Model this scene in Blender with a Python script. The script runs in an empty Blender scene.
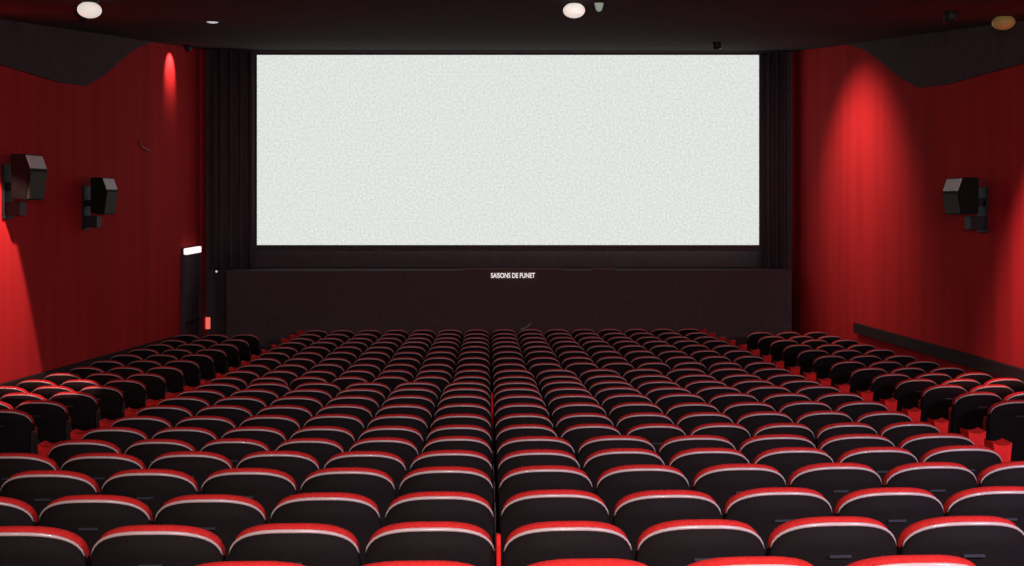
import bpy, bmesh, math, random
from mathutils import Vector, Matrix, Euler

random.seed(7)
C = bpy.context.scene.collection
sc = bpy.context.scene

# ------------------------------------------------------------ camera, world, exposure
CAMZ = 3.5                      # camera height above the lowest floor
F = 1081.0                      # focal length in pixels at 1024 wide
PSI = math.atan(24 / F)         # the camera looks a touch to the right of the aisle direction
YH = 200.0                      # horizon row of the picture (lens shift)
cam_d = bpy.data.cameras.new('camera')
cam_d.lens = 36 * F / 1024
cam_d.sensor_width = 36
cam_d.shift_y = -(283 - YH) / 1024
cam_d.clip_end = 100
cam = bpy.data.objects.new('camera', cam_d)
cam.location = (0, 0, CAMZ)
cam.rotation_euler = (math.pi / 2, 0, -PSI)
C.objects.link(cam)
sc.camera = cam

sc.view_settings.view_transform = 'Standard'
sc.view_settings.look = 'None'
sc.view_settings.gamma = 1
sc.view_settings.use_curve_mapping = False
sc.view_settings.exposure = 0.0

w = bpy.data.worlds.new('world')
w.use_nodes = True
w.node_tree.nodes['Background'].inputs[0].default_value = (0.8, 0.75, 0.75, 1)
w.node_tree.nodes['Background'].inputs[1].default_value = 0.05
sc.world = w


XL, XR, YB, YF = -6.15, 6.7, -1.4, 23.75     # side walls, back and front wall


def light(name, kind, loc, energy, color=(1, 1, 1), target=None, **kw):
    d = bpy.data.lights.new(name, kind)
    d.energy = energy
    d.color = color
    for k, v in kw.items():
        setattr(d, k, v)
    o = bpy.data.objects.new(name, d)
    o.location = loc
    if target is not None:
        o.rotation_euler = (Vector(target) - Vector(loc)).to_track_quat('-Z', 'Y').to_euler()
    C.objects.link(o)
    return o


def ceil_z(y):                  # underside of the ceiling, rising towards the screen
    return CAMZ + 0.9 + 0.1 * y


# house lights at the back of the hall, behind and above the camera
light('house_light', 'AREA', (0.3, 0.6, 4.38), 185, (1.0, 0.86, 0.84), (0.3, 6.5, 0.9), shape='RECTANGLE', size=1.6, size_y=0.25, spread=math.radians(130))
light('house_light', 'AREA', (-3.2, 0.6, 4.38), 38, (1.0, 0.80, 0.66), (-3.0, 6.5, 0.9), shape='RECTANGLE', size=1.2, size_y=0.25, spread=math.radians(130))
light('house_light', 'AREA', (4.4, 1.2, 4.42), 225, (0.86, 0.78, 1.0), (3.8, 6.5, 0.9), shape='RECTANGLE', size=1.2, size_y=0.25, spread=math.radians(130))
# added fill light behind the camera, lifting the black of the front wall
light('added_front_fill', 'AREA', (0.0, -0.9, 4.2), 6, (1.0, 0.88, 0.88), (0.3, 23.5, 4.6), shape='RECTANGLE', size=0.8, size_y=0.3, spread=math.radians(36))
# wall washers in the ceiling near the red walls
WASH = [  # position, distance to the wall, tilt from straight down, power, full cone, blend, drop below ceiling
    (XR - 2.6, 19.3, XR, 45, 680, 86, 1.0, 0.13),
    (XR - 1.6, 11.8, XR, 34, 2000, 78, 1.0, 0.16),
    (XL + 0.33, 21.05, XL, 48, 75, 82, 0.7, 0.13),
    (XL + 1.6, 12.2, XL, 34, 1500, 70, 0.08, 0.16),
]
for lx, ly, wx, tilt, pw, ang, bl, dr in WASH:
    lz = ceil_z(ly) - dr
    light('wall_washer_beam', 'SPOT', (lx, ly, lz), pw, (1.0, 0.55, 0.5), (wx, ly, lz - abs(wx - lx) / math.tan(math.radians(tilt))),
          spot_size=math.radians(ang), spot_blend=bl, shadow_soft_size=0.04)


# ------------------------------------------------------------ helpers
def P(px, py, Y):
    """point of the plane y=Y that shows at pixel (px, py)"""
    fw = Vector((math.sin(PSI), math.cos(PSI), 0))
    rt = Vector((math.cos(PSI), -math.sin(PSI), 0))
    d = fw + rt * ((px - 512) / F) + Vector((0, 0, 1)) * ((YH - py) / F)
    return Vector((0, 0, CAMZ)) + d * (Y / d.y)


def PX(px, py, X):
    """point of the plane x=X that shows at pixel (px, py)"""
    p = P(px, py, 1.0)
    d = p - Vector((0, 0, CAMZ))
    return Vector((0, 0, CAMZ)) + d * (X / d.x)


def proj(v):
    v = Vector(v) - Vector((0, 0, CAMZ))
    dep = v.x * math.sin(PSI) + v.y * math.cos(PSI)
    rx = v.x * math.cos(PSI) - v.y * math.sin(PSI)
    return 512 + F * rx / dep, YH - F * v.z / dep


def mat(name, col, rough=0.6, spec=0.3, emit=None, es=0, metal=0, noise=None, sheen=0, bump=None, coat=0):
    m = bpy.data.materials.new(name)
    m.use_nodes = True
    nt = m.node_tree
    b = nt.nodes['Principled BSDF']
    b.inputs['Base Color'].default_value = (*col, 1)
    b.inputs['Roughness'].default_value = rough
    b.inputs['Specular IOR Level'].default_value = spec
    b.inputs['Metallic'].default_value = metal
    b.inputs['Sheen Weight'].default_value = sheen
    b.inputs['Coat Weight'].default_value = coat
    if emit:
        b.inputs['Emission Color'].default_value = (*emit, 1)
        b.inputs['Emission Strength'].default_value = es
    if noise:
        scale, lo, hi, stretch = noise
        tc = nt.nodes.new('ShaderNodeTexCoord')
        mp = nt.nodes.new('ShaderNodeMapping')
        mp.inputs['Scale'].default_value = stretch
        nz = nt.nodes.new('ShaderNodeTexNoise')
        nz.inputs['Scale'].default_value = scale
        nz.inputs['Detail'].default_value = 3
        rp = nt.nodes.new('ShaderNodeMapRange')
        rp.inputs['From Min'].default_value = 0.3
        rp.inputs['From Max'].default_value = 0.7
        rp.inputs['To Min'].default_value = lo
        rp.inputs['To Max'].default_value = hi
        mx = nt.nodes.new('ShaderNodeVectorMath')
        mx.operation = 'SCALE'
        mx.inputs[0].default_value = col
        nt.links.new(tc.outputs['Object'], mp.inputs[0])
        nt.links.new(mp.outputs[0], nz.inputs['Vector'])
        nt.links.new(nz.outputs['Fac'], rp.inputs['Value'])
        nt.links.new(rp.outputs[0], mx.inputs['Scale'])
        nt.links.new(mx.outputs[0], b.inputs['Base Color'])
        if bump:
            bp = nt.nodes.new('ShaderNodeBump')
            bp.inputs['Strength'].default_value = bump
            bp.inputs['Distance'].default_value = 0.01
            nt.links.new(nz.outputs['Fac'], bp.inputs['Height'])
            nt.links.new(bp.outputs[0], b.inputs['Normal'])
    return m


M = dict(
    red_wall=mat('red wall fabric', (0.43, 0.024, 0.026), 0.9, 0.05, noise=(3, 0.86, 1.12, (1, 1, 0.06))),
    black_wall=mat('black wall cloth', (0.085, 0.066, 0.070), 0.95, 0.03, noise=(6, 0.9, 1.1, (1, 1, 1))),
    ceiling=mat('black ceiling tiles', (0.065, 0.053, 0.056), 0.95, 0.03, noise=(4, 0.9, 1.1, (1, 1, 1))),
    carpet=mat('dark carpet', (0.030, 0.014, 0.014), 0.95, 0.05, noise=(60, 0.7, 1.3, (1, 1, 1)), bump=0.4),
    shell=mat('black plastic shell', (0.0075, 0.0050, 0.0054), 0.8, 0.08, noise=(90, 0.85, 1.15, (1, 1, 1)), bump=0.08),
    velvet=mat('red velvet', (0.36, 0.014, 0.013), 0.85, 0.06, noise=(70, 0.85, 1.15, (1, 1, 1)), bump=0.15),
    piping=mat('glossy grey piping', (0.38, 0.28, 0.28), 0.30, 0.5, coat=0.15),
    arm=mat('red armrest vinyl', (0.50, 0.014, 0.013), 0.8, 0.08, noise=(40, 0.9, 1.1, (1, 1, 1))),
    arm_black=mat('black armrest vinyl', (0.03, 0.02, 0.02), 0.5, 0.3, noise=(40, 0.9, 1.1, (1, 1, 1))),
    steel=mat('dark painted steel', (0.012, 0.011, 0.011), 0.6, 0.3, noise=(50, 0.9, 1.1, (1, 1, 1))),
    plate=mat('brushed dark metal plate', (0.07, 0.07, 0.09), 0.35, 0.6, metal=0.7, noise=(40, 0.9, 1.1, (1, 1, 1))),
    rail=mat('black rail paint', (0.022, 0.012, 0.012), 0.7, 0.2, noise=(20, 0.9, 1.1, (1, 1, 1))),
    curtain=mat('black drape cloth', (0.080, 0.062, 0.066), 0.95, 0.05, noise=(14, 0.85, 1.15, (1, 1, 0.1))),
    stage=mat('black stage paint', (0.080, 0.060, 0.064), 0.85, 0.1, noise=(10, 0.9, 1.1, (1, 1, 1))),
    glow=mat('brown glow edging', (0.12, 0.055, 0.03), 0.6, 0.3, noise=(12, 0.7, 1.2, (0.2, 1, 1))),  # warm glow along the stage top, put into a brown colour
    spk=mat('speaker cabinet black', (0.005, 0.005, 0.004), 0.7, 0.12, noise=(30, 0.9, 1.1, (1, 1, 1))),
    grille=mat('olive black speaker grille', (0.035, 0.033, 0.018), 0.7, 0.3, noise=(120, 0.7, 1.2, (1, 1, 1)), bump=0.3),
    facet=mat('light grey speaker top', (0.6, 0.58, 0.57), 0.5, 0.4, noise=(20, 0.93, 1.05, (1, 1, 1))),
    lamp=mat('lit opal glass', (0.8, 0.78, 0.72), 0.4, 0.3, emit=(1.0, 0.90, 0.80), es=0.62),
    lamp_dim=mat('dim amber glass', (0.3, 0.2, 0.05), 0.4, 0.3, emit=(0.55, 0.33, 0.10), es=0.10),
    cone_green=mat('dim green cone', (0.2, 0.25, 0.2), 0.4, 0.3, emit=(0.7, 0.85, 0.65), es=0.22),
    exit_lamp=mat('lit emergency lamp', (0.8, 0.8, 0.78), 0.4, 0.3, emit=(1.0, 0.88, 0.86), es=1.1),
    red_lamp=mat('lit red aisle lamp', (0.6, 0.1, 0.08), 0.4, 0.3, emit=(1.0, 0.16, 0.12), es=0.8),
    glint=mat('pale lamp lens', (0.5, 0.5, 0.5), 0.4, 0.3, emit=(0.8, 0.85, 0.9), es=0.55),
    letters=mat('lit white lettering', (0.8, 0.8, 0.78), 0.5, 0.3, emit=(0.95, 0.9, 0.87), es=0.85),
    cable=mat('grey cable', (0.30, 0.27, 0.26), 0.5, 0.3, noise=(40, 0.9, 1.1, (1, 1, 1))),
    wire=mat('rust brown bracket', (0.30, 0.09, 0.05), 0.5, 0.3, noise=(40, 0.9, 1.1, (1, 1, 1))),
)


def screen_mat():
    m = bpy.data.materials.new('lit cinema screen')
    m.use_nodes = True
    nt = m.node_tree
    b = nt.nodes['Principled BSDF']
    b.inputs['Base Color'].default_value = (0.05, 0.05, 0.05, 1)
    b.inputs['Roughness'].default_value = 0.9
    b.inputs['Specular IOR Level'].default_value = 0
    tc = nt.nodes.new('ShaderNodeTexCoord')
    nz = nt.nodes.new('ShaderNodeTexNoise')
    nz.inputs['Scale'].default_value = 22
    nz.inputs['Detail'].default_value = 2
    rp = nt.nodes.new('ShaderNodeMapRange')
    rp.inputs['From Min'].default_value = 0.3
    rp.inputs['From Max'].default_value = 0.7
    rp.inputs['To Min'].default_value = 0.67
    rp.inputs['To Max'].default_value = 0.87
    nt.links.new(tc.outputs['Object'], nz.inputs['Vector'])
    nt.links.new(nz.outputs['Fac'], rp.inputs['Value'])
    b.inputs['Emission Color'].default_value = (0.965, 1.0, 0.965, 1)
    nt.links.new(rp.outputs[0], b.inputs['Emission Strength'])
    return m


M['screen'] = screen_mat()


def tag(o, label=None, cat=None, group=None, kind=None):
    if label: o['label'] = label
    if cat: o['category'] = cat
    if group: o['group'] = group
    if kind: o['kind'] = kind
    return o


def empty(name, loc=(0, 0, 0), rz=0):
    o = bpy.data.objects.new(name, None)
    o.empty_display_size = 0.1
    o.location = loc
    o.rotation_euler = (0, 0, rz)
    C.objects.link(o)
    return o


def obj(name, bm, m, parent=None, smooth=False, loc=None):
    bmesh.ops.recalc_face_normals(bm, faces=bm.faces)
    me = bpy.data.meshes.new(name)
    bm.to_mesh(me)
    bm.free()
    me.materials.append(m)
    if smooth:
        me.shade_smooth()
    o = bpy.data.objects.new(name, me)
    C.objects.link(o)
    if parent: o.parent = parent
    if loc is not None: o.location = loc
    return o


def box(bm, x0, x1, y0, y1, z0, z1, bev=0, seg=2):
    r = bmesh.ops.create_cube(bm, size=1)
    vs = r['verts']
    for v in vs:
        v.co = Vector(((x0 + x1) / 2 + v.co.x * (x1 - x0), (y0 + y1) / 2 + v.co.y * (y1 - y0), (z0 + z1) / 2 + v.co.z * (z1 - z0)))
    if bev:
        es = list({e for v in vs for e in v.link_edges})
        bmesh.ops.bevel(bm, geom=es, offset=bev, segments=seg, affect='EDGES', profile=0.6)
    return bm


def tube(bm, pts, r, n=8, closed=False):
    pts = [Vector(p) for p in pts]
    rings = []
    for i, p in enumerate(pts):
        a = pts[max(i - 1, 0)]
        b = pts[min(i + 1, len(pts) - 1)]
        t = (b - a).normalized()
        up = Vector((0, 0, 1)) if abs(t.z) < 0.95 else Vector((0, 1, 0))
        u = t.cross(up).normalized()
        v = u.cross(t).normalized()
        rr = r[i] if isinstance(r, (list, tuple)) else r
        rings.append([bm.verts.new(p + (u * math.cos(k * 2 * math.pi / n) + v * math.sin(k * 2 * math.pi / n)) * rr) for k in range(n)])
    for a, b in zip(rings, rings[1:]):
        for k in range(n):
            bm.faces.new((a[k], a[(k + 1) % n], b[(k + 1) % n], b[k]))
    bm.faces.new(rings[0][::-1])
    bm.faces.new(rings[-1])
    return bm


def lathe(bm, prof, n=24, c=(0, 0, 0)):
    rings = []
    for r, z in prof:
        rings.append([bm.verts.new((c[0] + r * math.cos(k * 2 * math.pi / n), c[1] + r * math.sin(k * 2 * math.pi / n), c[2] + z)) for k in range(n)])
    for a, b in zip(rings, rings[1:]):
        for k in range(n):
            bm.faces.new((a[k], a[(k + 1) % n], b[(k + 1) % n], b[k]))
    bm.faces.new(rings[0][::-1])
    bm.faces.new(rings[-1])
    return bm


# ------------------------------------------------------------ rows and floor
ROW_Y = [3.57 + 0.85 * i for i in range(22)]
TOPPIX = [563, 521, 493.2, 466, 451, 438, 426, 414.6, 403.8, 395.4, 388, 381.7, 376.2, 369.8, 363.4, 357.2, 351.3, 345.8, 341.2, 337, 333, 329]
ZT = [CAMZ - (p - YH) / F * y for p, y in zip(TOPPIX, ROW_Y)]
for _ in range(1):              # even out reading error
    ZT = [ZT[0]] + [0.25 * ZT[i - 1] + 0.5 * ZT[i] + 0.25 * ZT[i + 1] for i in range(1, 21)] + [ZT[21]]
ZT[0] -= 0.002; ZT[1] -= 0.012; ZT[2] -= 0.010
SEAT_H = 0.94


def floor_z(y):
    t = (y - ROW_Y[0]) / 0.85
    if t <= 0:
        return ZT[0] - SEAT_H - t * 0.13
    if t >= 21:
        return ZT[21] - SEAT_H
    i = int(t)
    f = t - i
    return ZT[i] * (1 - f) + ZT[min(i + 1, 21)] * f - SEAT_H




def grid_plane(name, x0, x1, ys, zf, m, thick):
    bm = bmesh.new()
    top = [[bm.verts.new((x, y, zf(y))) for x in (x0, x1)] for y in ys]
    bot = [[bm.verts.new((x, y, zf(y) + thick)) for x in (x0, x1)] for y in ys]
    n = len(ys)
    for i in range(n - 1):
        bm.faces.new((top[i][0], top[i][1], top[i + 1][1], top[i + 1][0]))
        bm.faces.new((bot[i][0], bot[i + 1][0], bot[i + 1][1], bot[i][1]))
        for k in (0, 1):
            bm.faces.new((top[i][k], top[i + 1][k], bot[i + 1][k], bot[i][k]))
    bm.faces.new((top[0][0], bot[0][0], bot[0][1], top[0][1]))
    bm.faces.new((top[-1][0], top[-1][1], bot[-1][1], bot[-1][0]))
    return tag(obj(name, bm, m), kind='structure')


ys = [YB] + ROW_Y + [YF]
grid_plane('floor', XL - 0.2, XR + 0.2, ys, floor_z, M['carpet'], -0.25)
grid_plane('ceiling', XL - 0.2, XR + 0.2, [YB, 0, 6, 12, 18, YF], ceil_z, M['ceiling'], 0.2)


def side_wall(name, x0, x1, m, inner):
    yy = [YB + (YF - YB) * k / 24 for k in range(25)]
    bm = bmesh.new()
    rings = []
    for y in yy:
        zb, zt = floor_z(y) - 0.05, ceil_z(y) + 0.05
        rings.append([bm.verts.new((x, y, z)) for x, z in ((x0, zb), (x1, zb), (x1, zt), (x0, zt))])
    for a, b in zip(rings, rings[1:]):
        for k in range(4):
            bm.faces.new((a[k], a[(k + 1) % 4], b[(k + 1) % 4], b[k]))
    bm.faces.new(rings[0]); bm.faces.new(rings[-1])
    return tag(obj(name, bm, m), kind='structure')


side_wall('wall_left', XL - 0.2, XL, M['red_wall'], 1)
side_wall('wall_right', XR, XR + 0.2, M['red_wall'], -1)
bm = bmesh.new(); box(bm, XL - 0.2, XR + 0.2, YF, YF + 0.2, -0.5, 7.2)
tag(obj('wall_front', bm, M['black_wall']), kind='structure')
bm = bmesh.new(); box(bm, XL - 0.2, XR + 0.2, YB - 0.2, YB, 1.0, 4.6)
tag(obj('wall_back', bm, M['black_wall']), kind='structure')


# black cladding along the top of both side walls; its lower edge sweeps up to the ceiling near the screen
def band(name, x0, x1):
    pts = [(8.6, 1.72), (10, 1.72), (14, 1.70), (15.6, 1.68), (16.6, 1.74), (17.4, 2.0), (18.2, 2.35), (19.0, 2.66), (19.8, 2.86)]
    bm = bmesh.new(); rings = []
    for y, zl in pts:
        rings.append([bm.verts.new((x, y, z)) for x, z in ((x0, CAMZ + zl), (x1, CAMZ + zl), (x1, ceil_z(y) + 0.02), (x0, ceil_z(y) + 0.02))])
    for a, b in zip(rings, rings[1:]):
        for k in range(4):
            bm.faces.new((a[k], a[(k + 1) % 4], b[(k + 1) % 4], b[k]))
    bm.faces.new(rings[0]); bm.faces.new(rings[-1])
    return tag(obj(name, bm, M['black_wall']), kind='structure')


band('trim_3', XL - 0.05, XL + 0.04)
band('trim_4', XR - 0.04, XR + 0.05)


# handrail boards that run along both side walls
def rail(name, X, side, near, far, th, n=14):
    """near, far: (px, py) of the top edge as seen; the line goes on behind the frame"""
    a = PX(near[0], near[1], X); b = PX(far[0], far[1], X)
    ks = [k / n for k in range(-3, n + 1)]
    bm = bmesh.new(); rings = []
    for k in ks:
        p = a.lerp(b, k)
        rings.append([bm.verts.new((p.x + dx, p.y, p.z + dz)) for dx, dz in ((-side * 0.05, 0), (side * 0.02, 0.0), (side * 0.02, -th), (-side * 0.05, -th))])
    for r0, r1 in zip(rings, rings[1:]):
        for k in range(4):
            bm.faces.new((r0[k], r0[(k + 1) % 4], r1[(k + 1) % 4], r1[k]))
    bm.faces.new(rings[0]); bm.faces.new(rings[-1])
    return obj(name, bm, M['rail']), a, b


o, a, b = rail('trim_1', XR - 0.03, 1, (1024, 369), (856, 323), 0.17)
tag(o, kind='structure')
o, a, b = rail('trim_2', XL + 0.03, -1, (0, 384), (176, 336), 0.16)
tag(o, kind='structure')


# ------------------------------------------------------------ the seat
W = 0.530        # width of one backrest
SK = 0.012      # the rows stand slightly askew: their right ends are farther off


def top_drop(u, n=2.5, drop=0.155):
    u = min(abs(u), 1.0)
    return drop * (1 - (1 - u ** n) ** (1 / n))


NU = 22
US = [math.sin(math.pi / 2 * (-1 + 2 * k / NU)) for k in range(NU + 1)]


def back_y(u, z):
    return 0.075 * u * u - 0.16 * (z - 0.40)


def panel(bm, top, bot, y0, y1, w, inset=0.0, bulge=0.0, drop=0.155, nv=7, rnd=0.0):
    """curved backrest panel between two offsets along y"""
    def surf(yo, sgn):
        rows = []
        for j in range(nv + 1):
            v = j / nv
            row = []
            for u in US:
                zt = top - top_drop(u, drop=drop)
                z = bot + (zt - bot) * v
                e = (1 - abs(u) ** 6) * (1 - abs(2 * v - 1) ** 4)
                taper = 1 - 0.10 * (1 - v) ** 2
                row.append(bm.verts.new((u * w / 2 * taper, back_y(u, z) + yo + sgn * bulge * e, z)))
            rows.append(row)
        return rows
    A = surf(y0, -1); B = surf(y1, 1)
    for S in (A, B):
        for j in range(nv):
            for k in range(NU):
                bm.faces.new((S[j][k], S[j][k + 1], S[j + 1][k + 1], S[j + 1][k]))
    for j in range(nv):
        for k in (0, NU):
            bm.faces.new((A[j][k], A[j + 1][k], B[j + 1][k], B[j][k]))
    for k in range(NU):
        # rounded crown
        mids = []
        for q in (k, k + 1):
            mids.append(q)
        bm.faces.new((A[0][k], A[0][k + 1], B[0][k + 1], B[0][k]))
    if rnd:
        prev = A[nv]
        for s in (0.15, 0.4, 0.6, 0.85):
            h = rnd * math.sqrt(1 - (2 * s - 1) ** 2)
            cur = []
            for k in range(NU + 1):
                p = A[nv][k].co.lerp(B[nv][k].co, s)
                cur.append(bm.verts.new(p + Vector((0, 0, h))))
            for k in range(NU):
                bm.faces.new((prev[k], prev[k + 1], cur[k + 1], cur[k]))
            prev = cur
        for k in range(NU):
            bm.faces.new((prev[k], prev[k + 1], B[nv][k + 1], B[nv][k]))
        for kk in (0, NU):
            pass
    else:
        for k in range(NU):
            bm.faces.new((A[nv][k], A[nv][k + 1], B[nv][k + 1], B[nv][k]))
    return bm


def make_seat():
    root = empty('cinema_chair')
    bm = panel(bmesh.new(), 0.905, 0.26, -0.018, 0.012, W)
    panel(bm, 0.875, 0.27, 0.010, 0.062, W - 0.004)
    obj('back_shell', bm, M['shell'], root, True)
    bm = panel(bmesh.new(), 0.910, 0.42, 0.011, 0.064, W - 0.012, bulge=0.008, rnd=0.019)
    obj('backrest', bm, M['velvet'], root, True)
    pts = []
    for u in US[1:-1]:
        z = 0.910 - top_drop(u)
        pts.append((u * W / 2, back_y(u, z) - 0.008, z))
    rad = [0.004 + 0.0045 * (1 - abs(u) ** 3) for u in US[1:-1]]
    obj('piping', tube(bmesh.new(), pts, rad, 8), M['piping'], root, True)
    bm = box(bmesh.new(), -0.045, 0.045, -0.012, 0.004, -0.006, 0.006, 0.002, 1)
    zc = 0.775
    for v in bm.verts:
        v.co += Vector((0, back_y(0, zc) - 0.018, zc))
    obj('number_plate', bm, M['plate'], root)
    # tipped-up seat cushion
    bm = box(bmesh.new(), -0.23, 0.23, 0.13, 0.25, 0.30, 0.72, 0.045, 3)
    obj('seat', bm, M['velvet'], root, True)
    bm = bmesh.new()
    box(bm, -0.03, 0.03, 0.00, 0.14, 0.03, 0.30, 0.01, 1)
    box(bm, -0.20, 0.20, 0.02, 0.22, 0.28, 0.33, 0.01, 1)
    box(bm, -0.06, 0.06, -0.04, 0.20, -0.03, 0.03, 0.006, 1)
    obj('pedestal', bm, M['steel'], root)
    return root


def arm_bm(xc, w2, top):
    """padded armrest: a thin upright with a red pad; seen between the backrests"""
    bm = bmesh.new()
    prof = [(-0.02, 0.30), (-0.035, top - 0.03), (-0.01, top), (0.05, top - 0.01), (0.12, top - 0.12), (0.24, top - 0.17), (0.38, top - 0.18), (0.42, top - 0.21), (0.40, top - 0.25), (0.16, top - 0.27), (0.12, 0.30)]
    L = [bm.verts.new((xc - w2, y, z)) for y, z in prof]
    R = [bm.verts.new((xc + w2, y, z)) for y, z in prof]
    n = len(prof)
    for k in range(n):
        bm.faces.new((L[k], L[(k + 1) % n], R[(k + 1) % n], R[k]))
    bm.faces.new(L); bm.faces.new(R[::-1])
    bmesh.ops.bevel(bm, geom=[e for e in bm.edges], offset=0.004, segments=1, affect='EDGES')
    return bm


def end_bm(xc, w2, top):
    """end-of-row standard: upholstered red panel with a saddle-shaped top"""
    bm = bmesh.new()
    nu = 8
    A = []; B = []
    for k in range(nu + 1):
        u = -1 + 2 * k / nu
        zt = top - 0.020 * (1 - u * u) + 0.0
        A.append((u, zt))
    def ring(y, s):
        t = [bm.verts.new((xc + u * w2 * s, y, z)) for u, z in A]
        b = [bm.verts.new((xc + u * w2 * 0.62, y, top - 0.26)) for u, z in A]
        return t, b
    t0, b0 = ring(0.16, 1.0)
    t1, b1 = ring(0.30, 1.0)
    for k in range(nu):
        bm.faces.new((t0[k], t0[k + 1], b0[k + 1], b0[k]))
        bm.faces.new((t1[k], b1[k], b1[k + 1], t1[k + 1]))
        bm.faces.new((t0[k], t1[k], t1[k + 1], t0[k + 1]))
        bm.faces.new((b0[k], b0[k + 1], b1[k + 1], b1[k]))
    for k in (0, nu):
        bm.faces.new((t0[k], b0[k], b1[k], t1[k]))
    bmesh.ops.bevel(bm, geom=[e for e in bm.edges if abs(e.verts[0].co.y - e.verts[1].co.y) < 1e-4 and e.is_boundary is False and (e.calc_face_angle(0) or 0) > 1.0], offset=0.008, segments=2, affect='EDGES')
    return bm


proto = make_seat()
SEAT_PARTS = list(proto.children)
arm_mesh = obj('armrest', arm_bm(0, 0.005, 0.71), M['arm_black'])
end_mesh = obj('end_panel', end_bm(0, 0.064, 0.88), M['arm'])
foot_mesh = obj('end_standard', box(bmesh.new(), -0.02, 0.02, 0.10, 0.34, -0.03, 0.68, 0.006, 1), M['steel'])
red_arm = obj('armrest', arm_bm(0, 0.009, 0.86), M['arm'])
red_arm['label'] = 'bright red armrest'
EXTRA = {'red_armrest': red_arm, 'armrest': arm_mesh, 'end_panel': end_mesh, 'end_standard': foot_mesh}


def copy_part(src, parent, x=None):
    c = src.copy()
    c.parent = parent
    if x is not None: c.location = (x, 0, 0)
    C.objects.link(c)
    return c


# ends of the rows of the main block, read where the red end panels stand
LEFT_END = {4: (7, 453), 5: (46.5, 440), 6: (78.7, 432), 7: (107, 422), 8: (132, 413.5), 9: (153, 406), 10: (172, 398), 11: (190, 391), 12: (205, 384), 13: (220, 378), 14: (233, 372), 15: (245, 367), 16: (255, 358), 17: (265, 352)}
RIGHT_END = {4: (1022, 432), 8: (893, 398), 9: (869, 391), 10: (846, 386), 11: (827, 380), 12: (812, 373), 13: (796, 366.5), 14: (781.5, 361), 15: (769, 355), 16: (757, 347)}


def end_x(tab, n):
    ks = sorted(tab)
    def xx(k): return P(tab[k][0], 300, ROW_Y[k] + 0.2).x
    if n in tab: return xx(n)
    if n < ks[0]: return xx(ks[0])
    if n > ks[-1]: return xx(ks[-1])
    lo = max(k for k in ks if k < n); hi = min(k for k in ks if k > n)
    t = (n - lo) / (hi - lo)
    return xx(lo) * (1 - t) + xx(hi) * t


def row_tilt_z(y):
    return floor_z(y)


seats = []   # (block, row, x, y, scale_x, arms, ends)
XC = 0.04
for n in range(22):
    y = ROW_Y[n]
    xl = end_x(LEFT_END, n) + 0.07
    xr = end_x(RIGHT_END, n) - 0.07
    if n <= 4: xl = XC - 6 * 0.56; xr = XC + 6 * 0.56
    nl = max(1, round((XC - xl) / 0.553)); nr = max(1, round((xr - XC) / 0.553))
    pl = (XC - xl) / nl; pr = (xr - XC) / nr
    for k in range(nl):
        x = XC - pl * (k + 0.5)
        seats.append(['main', n, x, y, pl, k == nl - 1 and -1 or 0, 2 if k == 0 and n in (1, 9, 10) else True])
    for k in range(nr):
        x = XC + 0.012 + pr * (k + 0.5)
        seats.append(['main', n, x, y, pr, k == nr - 1 and 1 or 0, k < nr - 1])
for n in range(5, 21):
    y = ROW_Y[n]
    for k in range(3):
        seats.append(['left', n, -4.33 - 0.55 * (k + 0.5), y, 0.55, 0, True])
    x0 = 4.90 + (n - 7) * 0.015 if n < 13 else 4.98
    for k in range(3):
        seats.append(['right', n, x0 + 0.54 * (k + 0.5), y, 0.54, 0, True])

ORD = ['zeroth', 'first', 'second', 'third', 'fourth', 'fifth', 'sixth', 'seventh', 'eighth', 'ninth', 'tenth', 'eleventh', 'twelfth', 'thirteenth', 'fourteenth', 'fifteenth', 'sixteenth', 'seventeenth', 'eighteenth', 'nineteenth', 'twentieth', 'twenty-first', 'twenty-second', 'twenty-third']

vis = []
seats = [s for s in seats if s[1] > 0 or s[2] > -0.9]      # further left the nearest row is wholly below the frame
for s in seats:
    ztop = floor_z(s[3]) + SEAT_H
    px, py = proj((s[2], s[3] - 0.05, ztop - 0.03))
    half = s[4] / 2 * F / s[3]
    s.append((px, py, half))
    if px + half * 0.7 > 0 and px - half * 0.7 < 1024 and py < 580:
        s.append(True)
    else:
        s.append(False)
shown = [s for s in seats if s[8]]
shown.sort(key=lambda s: (-(s[4] / s[3]) * (1.0 if s[0] == 'main' else 0.995)))
near = shown[:300]
far = shown[300:]
near.sort(key=lambda s: (s[0], s[1], s[2]))
rows_of = {}
for s in near:
    rows_of.setdefault((s[0], s[1]), []).append(s)
main_first = min(r for b, r in rows_of if b == 'main')
left_first = min(r for b, r in rows_of if b == 'left')
right_first = min(r for b, r in rows_of if b == 'right')
first = True
rng = random.Random(3)
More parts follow.
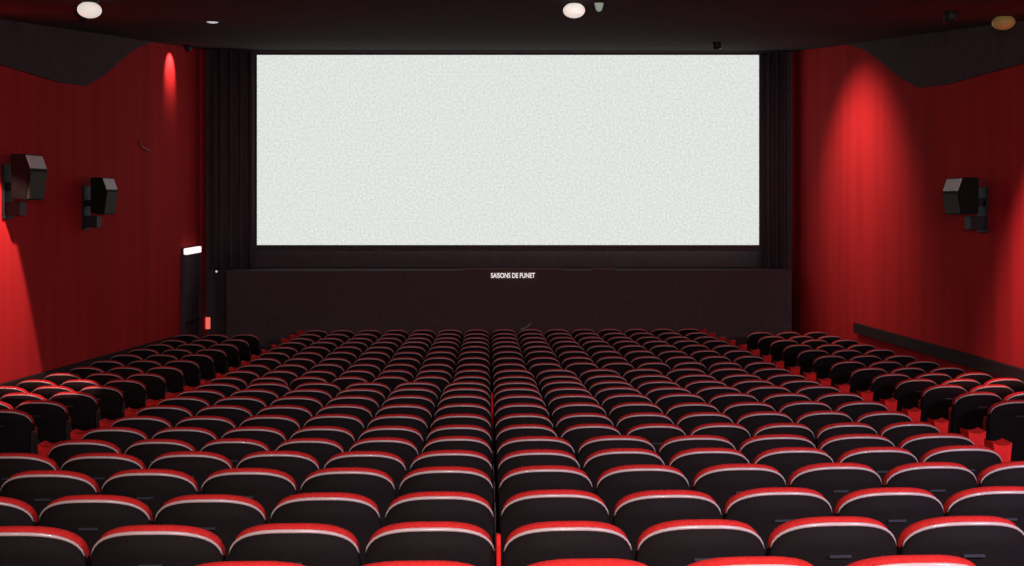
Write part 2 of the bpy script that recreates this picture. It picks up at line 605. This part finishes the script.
for (blk, n), row in sorted(rows_of.items()):
    row.sort(key=lambda s: s[2])
    for i, s in enumerate(row):
        _, _, x, y, pitch, end, arm = s[:7]
        if first:
            root = proto; first = False
        else:
            root = proto.copy(); C.objects.link(root)
            for p in SEAT_PARTS:
                copy_part(p, root)
        sx = pitch / 0.553
        root.location = (x, y + SK * x + 0.07, floor_z(y) + (0.015 if blk != 'left' else -0.01) + rng.uniform(-0.004, 0.004))
        root.scale = (sx, 1, 1)
        root.rotation_euler = (rng.uniform(-0.010, 0.010), 0, SK + rng.uniform(-0.004, 0.004))
        if arm:
            copy_part(EXTRA['red_armrest' if arm == 2 else 'armrest'], root, 0.280 if arm == 2 else 0.2765)
        if end:
            e = copy_part(EXTRA['end_panel'], root, end * 0.345)
            e.location.z = 0.015 if end > 0 else -0.035
            e['label'] = 'bright red padded end panel'
            copy_part(EXTRA['end_standard'], root, end * 0.345)
        if blk == 'main':
            lab = f"red-rimmed black cinema seat, {ORD[i + 1]} from the left in the {ORD[n - main_first + 1]} row from the front edge"
            lab = f"red-rimmed cinema seat, {ORD[i + 1]} from left in main block, {ORD[n - main_first + 1]} row from bottom of photo"
            grp = 'cinema seats of the main block'
        elif blk == 'left':
            lab = f"dull red-rimmed cinema seat by the left wall, {ORD[i + 1]} from the wall in {ORD[n - left_first + 1]} nearest row"
            grp = 'cinema seats by the left wall'
        else:
            lab = f"red-rimmed cinema seat by the right wall, {ORD[i + 1]} from the aisle in {ORD[n - right_first + 1]} nearest row"
            grp = 'cinema seats by the right wall'
        tag(root, lab, 'seat', grp)

# the seats beyond the nearest three hundred: one object
bm = bmesh.new()
for s in far:
    _, _, x, y, pitch, end, arm = s[:7]
    T = Matrix.Translation((x, y + SK * x + 0.07, floor_z(y) + 0.01)) @ Matrix.Diagonal((pitch / 0.553, 1, 1, 1))
    lst = [(p.data, 0.0) for p in SEAT_PARTS]
    if arm: lst.append((EXTRA['armrest'].data, 0.2765))
    if end: lst += [(EXTRA['end_panel'].data, end * 0.345), (EXTRA['end_standard'].data, end * 0.345)]
    for me, dx in lst:
        n0 = len(bm.faces); v0 = len(bm.verts)
        bm.from_mesh(me)
        bm.verts.ensure_lookup_table(); bm.faces.ensure_lookup_table()
        TT = T @ Matrix.Translation((dx, 0, 0))
        for v in bm.verts[v0:]:
            v.co = TT @ v.co
        idx = {'black plastic shell': 0, 'red velvet': 1, 'glossy grey piping': 2, 'dark painted steel': 3, 'brushed dark metal plate': 4, 'red armrest vinyl': 5, 'black armrest vinyl': 6}[me.materials[0].name]
        for f in bm.faces[n0:]:
            f.material_index = idx
me = bpy.data.meshes.new('distant_seats')
bm.to_mesh(me); bm.free()
for k in ('shell', 'velvet', 'piping', 'steel', 'plate', 'arm', 'arm_black'):
    me.materials.append(M[k])
o = bpy.data.objects.new('distant_seats', me)
C.objects.link(o)
tag(o, 'dark farthest rows of small red-rimmed cinema seats just below the stage', 'seats', kind='stuff')
for k in EXTRA.values():
    bpy.data.objects.remove(k)

# ------------------------------------------------------------ screen, stage, drapes
YS = 23.45
pc = P(508, 245, YS); dc = pc.y * math.cos(PSI) + pc.x * math.sin(PSI)
scr = empty('cinema_screen', pc, -PSI)     # square to the hall's sight line
tag(scr, 'large blank white cinema screen glowing on the black front wall', 'screen')
hw = 251 / F * dc; hh = 190 / F * dc
obj('screen_surface', box(bmesh.new(), -hw, hw, 0, 0.03, 0, hh), M['screen'], scr)
bm = bmesh.new()
f = 0.12
box(bm, -hw - f, -hw, -0.02, 0.10, -f, hh + 0.05); box(bm, hw, hw + f, -0.02, 0.10, -f, hh + 0.05)
box(bm, -hw, hw, -0.02, 0.10, -f, 0); box(bm, -hw, hw, -0.02, 0.10, hh, hh + 0.05)
obj('screen_frame', bm, M['curtain'], scr)

# stage
YST = 22.6
st_l = P(226, 268, YST); st_r = P(792, 270, YST)
ztop = st_r.z
stage = empty('stage', (0, YST, 0))
tag(stage, 'wide black stage below the screen with a thin brown painted glow edge', 'stage')
bm = bmesh.new(); box(bm, st_l.x, st_r.x, 0, YF - YST - 0.02, floor_z(YST) - 0.02, ztop, 0.02, 2)
obj('stage_body', bm, M['stage'], stage)
for a_, b_ in ((463, 562), (592, 615)):  # brown strips that paint the line of warm glow on the stage edge
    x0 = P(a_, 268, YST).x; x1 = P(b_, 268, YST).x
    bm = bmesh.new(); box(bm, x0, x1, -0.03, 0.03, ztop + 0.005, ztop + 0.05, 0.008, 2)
    obj('glow_edging', bm, M['glow'], stage)


def drape(name, x0, x1, y, z0, z1, label, folds):
    bm = bmesh.new()
    n = folds * 10
    prev = None
    A = []
    for k in range(n + 1):
        x = x0 + (x1 - x0) * k / n
        dy = 0.05 * math.sin(2 * math.pi * folds * k / n) + 0.015 * math.sin(2 * math.pi * folds * 0.37 * k / n + 1)
        A.append([bm.verts.new((x, y + dy + o_, z)) for o_, z in ((0, z0), (0, z1), (0.02, z1), (0.02, z0))])
    for a, b in zip(A, A[1:]):
        for k in range(4):
            bm.faces.new((a[k], a[(k + 1) % 4], b[(k + 1) % 4], b[k]))
    bm.faces.new(A[0]); bm.faces.new(A[-1])
    o = obj(name, bm, M['curtain'], None, True)
    tag(o, label, 'curtain', 'black drapes beside the screen')
    return o


drape('stage_curtain', P(214, 150, 23.2).x, P(254, 150, 23.2).x, 23.2, ztop + 0.01, ceil_z(23.2) - 0.03, 'black floor-length drape hanging just left of the white screen', 4)
drape('stage_curtain', P(762, 150, 23.2).x, P(787, 150, 23.2).x, 23.2, ztop + 0.01, ceil_z(23.2) - 0.03, 'black floor-length drape hanging just right of the white screen', 3)

# white lettering on the stage front
c0 = P(491, 278, YST - 0.02); c1 = P(535, 272, YST - 0.02)
td = bpy.data.curves.new('lettering', 'FONT')
td.body = 'SAISONS DE FUNET'
td.align_x = 'LEFT'; td.size = 1; td.extrude = 0.01; td.offset = 0.012
to = bpy.data.objects.new('lettering', td); C.objects.link(to)
bpy.context.view_layer.update()
dep = bpy.context.evaluated_depsgraph_get()
tm = bpy.data.meshes.new_from_object(to.evaluated_get(dep))
xs = [v.co.x for v in tm.vertices]; zs = [v.co.y for v in tm.vertices]
sx = (c1.x - c0.x) / (max(xs) - min(xs)); sz = (c1.z - c0.z) * 0.85 / (max(zs) - min(zs))
mx_, mz_ = min(xs), min(zs)
for v in tm.vertices:
    x, yy, z = v.co
    v.co = ((x - mx_) * sx, -z, (yy - mz_) * sz)
bpy.data.objects.remove(to)
tm.materials.clear(); tm.materials.append(M['letters'])
to = bpy.data.objects.new('lettering', tm); C.objects.link(to)
to.location = (c0.x, YST - 0.012, c0.z)
tag(to, 'small line of white capital letters on the black stage front', 'sign')

# pale curved strip on the stage front
a_ = P(521, 329, YST - 0.06); b_ = P(531, 323, YST - 0.06)
pts = [a_.lerp(b_, t) + Vector((0, 0, -0.03 * math.sin(t * math.pi))) for t in [k / 8 for k in range(9)]]
o = obj('cable', tube(bmesh.new(), pts, 0.014), M['cable'], None, True)
tag(o, 'short pale curved cable glinting at the foot of the black stage', 'cable')

# thin bent bracket on the left wall
o1 = PX(139, 140, XL + 0.02); o2 = PX(141.5, 147, XL + 0.02); o3 = PX(150, 151, XL + 0.02)
o = obj('wall_bracket', tube(bmesh.new(), [o1, o2, o2.lerp(o3, .5) + Vector((0.02, 0, -0.01)), o3], 0.014), M['wire'], None, True)
tag(o, 'thin bent brown bracket on the left wall beside the narrow light beam', 'bracket')

# ------------------------------------------------------------ door in the left wall, lamps
ya = PX(181.5, 300, XL).y; yb = PX(197, 300, XL).y
yb = min(yb, YF - 0.15)
zt_ = PX(181.5, 257, XL).z
zf_ = floor_z(22)
bm = bmesh.new(); box(bm, XL - 0.02, XL + 0.05, ya, yb, zf_, zt_, 0.01, 1)
d = tag(obj('door_1', bm, M['black_wall']), kind='structure')
bm = bmesh.new()
box(bm, XL + 0.0, XL + 0.08, ya - 0.07, ya, zf_, zt_ + 0.05, 0.01, 1); box(bm, XL, XL + 0.08, yb, yb + 0.07, zf_, zt_ + 0.05, 0.01, 1)
box(bm, XL + 0.0, XL + 0.08, ya, yb, zt_, zt_ + 0.05, 0.01, 1)
obj('door_frame', bm, M['black_wall'], d)
bm = bmesh.new(); tube(bm, [(XL + 0.09, ya + 0.12, zf_ + 1.0), (XL + 0.09, yb - 0.12, zf_ + 1.0)], 0.02)
obj('push_bar', bm, M['steel'], d)

t = empty('emergency_lamp', PX(182, 256, XL + 0.02))
t.location.x = XL
tag(t, 'glowing white emergency lamp above the dark door in the left wall', 'lamp')
obj('lamp_housing', box(bmesh.new(), 0, 0.04, 0, yb - ya, 0, 0.16, 0.01, 2), M['steel'], t)
obj('diffuser', box(bmesh.new(), 0.042, 0.12, 0.03, yb - ya - 0.05, 0.02, 0.15, 0.025, 3), M['exit_lamp'], t)

p = P(208, 329, YF - 0.06)
t = empty('aisle_lamp', p)
tag(t, 'small glowing red aisle lamp low on the wall right of the dark door', 'lamp')
obj('lamp_housing', box(bmesh.new(), -0.07, 0.07, 0.0, 0.05, -0.02, 0.28, 0.015, 2), M['steel'], t)
obj('lens', box(bmesh.new(), -0.045, 0.055, -0.04, -0.002, 0.0, 0.26, 0.018, 3), M['red_lamp'], t)
p = P(216.5, 271.5, YF - 0.05)
t = empty('indicator_lamp', p)
tag(t, 'tiny pale indicator lamp on the black front wall above the red aisle lamp', 'lamp')
obj('lamp_housing', box(bmesh.new(), -0.045, 0.045, 0.0, 0.04, -0.045, 0.045, 0.012, 2), M['steel'], t)
obj('lens', lathe(bmesh.new(), [(0.005, 0.03), (0.02, 0.022), (0.026, 0.0), (0.026, -0.02)], 16), M['glint'], t).rotation_euler = (math.pi / 2, 0, 0)


def opal_lamp(px, py, Y, wpx, hpx, m, label):
    """round opal glass lamp on the ceiling"""
    p = P(px, py, Y)
    r = wpx / 2 * Y / F; h = hpx / 2 * Y / F
    t = empty('ceiling_lamp', p)
    tag(t, label, 'lamp', 'round lamps on the black ceiling')
    cz = ceil_z(Y) - p.z
    prof = [(r * math.cos(a), h * math.sin(a)) for a in [math.radians(-88 + 176 * k / 14) for k in range(15)]]
    obj('lamp_shade', lathe(bmesh.new(), prof, 28), m, t, True)
    obj('mount', lathe(bmesh.new(), [(r * 0.6, h * 0.86), (r * 0.75, h * 1.0), (r * 0.75, max(cz, h * 1.1) + 0.015), (r * 0.7, max(cz, h * 1.1) + 0.02)], 24), M['steel'], t, True)
    return t


opal_lamp(89.5, 10, 10.75, 23, 16, M['lamp'], 'bright white round ceiling lamp above the left wall')
opal_lamp(574, 10.5, 10.75, 22, 15, M['lamp'], 'bright white round ceiling lamp above the middle of the screen')
opal_lamp(1003.5, 22.5, 12.6, 22, 15, M['lamp_dim'], 'unlit dim amber round ceiling lamp at the far right')
# slim downlight further on
Yd = 13.9
p = P(212.5, 22, Yd); p.z = ceil_z(Yd)
t = empty('downlight', p)
tag(t, 'small slim white downlight in the ceiling left of the screen', 'lamp')
obj('trim_ring', lathe(bmesh.new(), [(0.09, 0.01), (0.095, -0.012), (0.085, -0.02), (0.075, -0.015)], 24), M['steel'], t, True)
obj('lens', lathe(bmesh.new(), [(0.072, -0.008), (0.068, -0.02), (0.04, -0.028), (0.01, -0.03)], 24), M['glint'], t, True)
# greenish glowing cone on a stem beside the middle lamp
Yg = 10.9
p = P(599, 4, Yg)
t = empty('spotlight', p)
tag(t, 'small dim greenish glowing cone hanging from the ceiling beside the middle lamp', 'spotlight')
obj('lens', lathe(bmesh.new(), [(0.012, -0.075), (0.03, -0.06), (0.045, 0.0), (0.055, 0.05), (0.05, 0.07)], 20), M['cone_green'], t, True)
obj('stem', lathe(bmesh.new(), [(0.06, 0.06), (0.06, 0.10), (0.015, 0.11), (0.015, max(ceil_z(Yg) - p.z, 0.13) + 0.01)], 20), M['steel'], t, True)

# wall washer cans
names = ['black wall washer can in the ceiling over the broad beam on the right wall', 'black wall washer can in the ceiling over the nearer right wall',
         'black wall washer can over the narrow bright beam on the left wall', 'black wall washer can in the ceiling over the nearer left wall']
for (lx, ly, *_), lab in zip(WASH, names):
    cz = ceil_z(ly)
    t = empty('wall_washer', (lx, ly, cz))
    tag(t, lab, 'spotlight')
    bm = bmesh.new()
    lathe(bm, [(0.075, 0.01), (0.075, -0.12), (0.068, -0.12), (0.068, -0.03)], 24)
    obj('can', bm, M['steel'], t, True)


# ------------------------------------------------------------ wall speakers
def speaker(side, Y0, Y1, xfront, xback, zt, zb, label):
    """side -1: on the left wall facing right; +1: on the right wall facing left"""
    wall = XL if side < 0 else XR
    t = empty('wall_speaker', (wall, (Y0 + Y1) / 2, (zt + zb) / 2))
    tag(t, label, 'speaker', 'surround speakers on the red walls')
    L = Vector(t.location)
    zf = zt - 0.20              # the front breaks here into a sloping top facet
    fx = xfront; bx = xback
    dx = 0.12 * side
    prof = [(bx, zb + 0.02), (fx + side * 0.05, zb), (fx, zf), (fx + dx * 0.6, zt), (bx, zt)]
    bm = bmesh.new()
    A = [bm.verts.new(Vector((x, Y0, z)) - L) for x, z in prof]
    B = [bm.verts.new(Vector((x, Y1, z)) - L) for x, z in prof]
    n = len(prof)
    for k in range(n):
        bm.faces.new((A[k], A[(k + 1) % n], B[(k + 1) % n], B[k]))
    bm.faces.new(A); bm.faces.new(B[::-1])
    bmesh.ops.bevel(bm, geom=list(bm.edges), offset=0.008, segments=2, affect='EDGES')
    obj('cabinet', bm, M['spk'], t)

    def slab(name, pa, pb, m):
        d = Vector((pb[0] - pa[0], 0, pb[1] - pa[1])).normalized()
        nrm = Vector((-d.z, 0, d.x))
        if nrm.x * side > 0: nrm = -nrm
        bm = bmesh.new()
        q = []
        for y in (Y0 + 0.025, Y1 - 0.025):
            for pp, off in ((pa, 0.02), (pb, -0.02)):
                base = Vector((pp[0], y, pp[1])) + d * off
                q.append((base, base + nrm * 0.012))
        vs = [(bm.verts.new(a - L), bm.verts.new(b - L)) for a, b in q]
        (a0, a1), (b0, b1), (c0, c1), (e0, e1) = vs
        for f_ in ((a0, b0, e0, c0), (a1, c1, e1, b1), (a0, a1, b1, b0), (c0, e0, e1, c1), (a0, c0, c1, a1), (b0, b1, e1, e0)):
            bm.faces.new(f_)
        obj(name, bm, m, t)
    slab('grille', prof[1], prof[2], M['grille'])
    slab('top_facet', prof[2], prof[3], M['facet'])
    bm = bmesh.new()
    ym = (Y0 + Y1) / 2
    def bb(x0, x1, y0, y1, z0, z1):
        box(bm, min(x0, x1) - L.x, max(x0, x1) - L.x, y0 - L.y, y1 - L.y, z0 - L.z, z1 - L.z, 0.006, 1)
    bb(wall, wall - side * 0.03, ym - 0.14, ym + 0.14, zb - 0.24, zt - 0.12)
    bb(wall, bx + side * -0.02, ym - 0.05, ym + 0.05, zb + 0.12, zb + 0.22)
    bb(wall, bx - side * 0.04, ym - 0.10, ym + 0.10, zb - 0.20, zb - 0.02)
    obj('bracket', bm, M['steel'], t)
    return t


speaker(-1, 13.68, 14.22, -5.74, -5.98, CAMZ + 0.58, CAMZ + 0.0, 'black wall speaker with pale top facet on the left wall, nearest the camera')
speaker(-1, 16.4, 16.9, -5.74, -5.98, CAMZ + 0.34, CAMZ - 0.22, 'black wall speaker on the left wall, the farther one towards the screen')
speaker(1, 14.22, 14.72, 6.24, 6.52, CAMZ + 0.30, CAMZ - 0.20, 'black wall speaker with pale top facet high on the right wall')
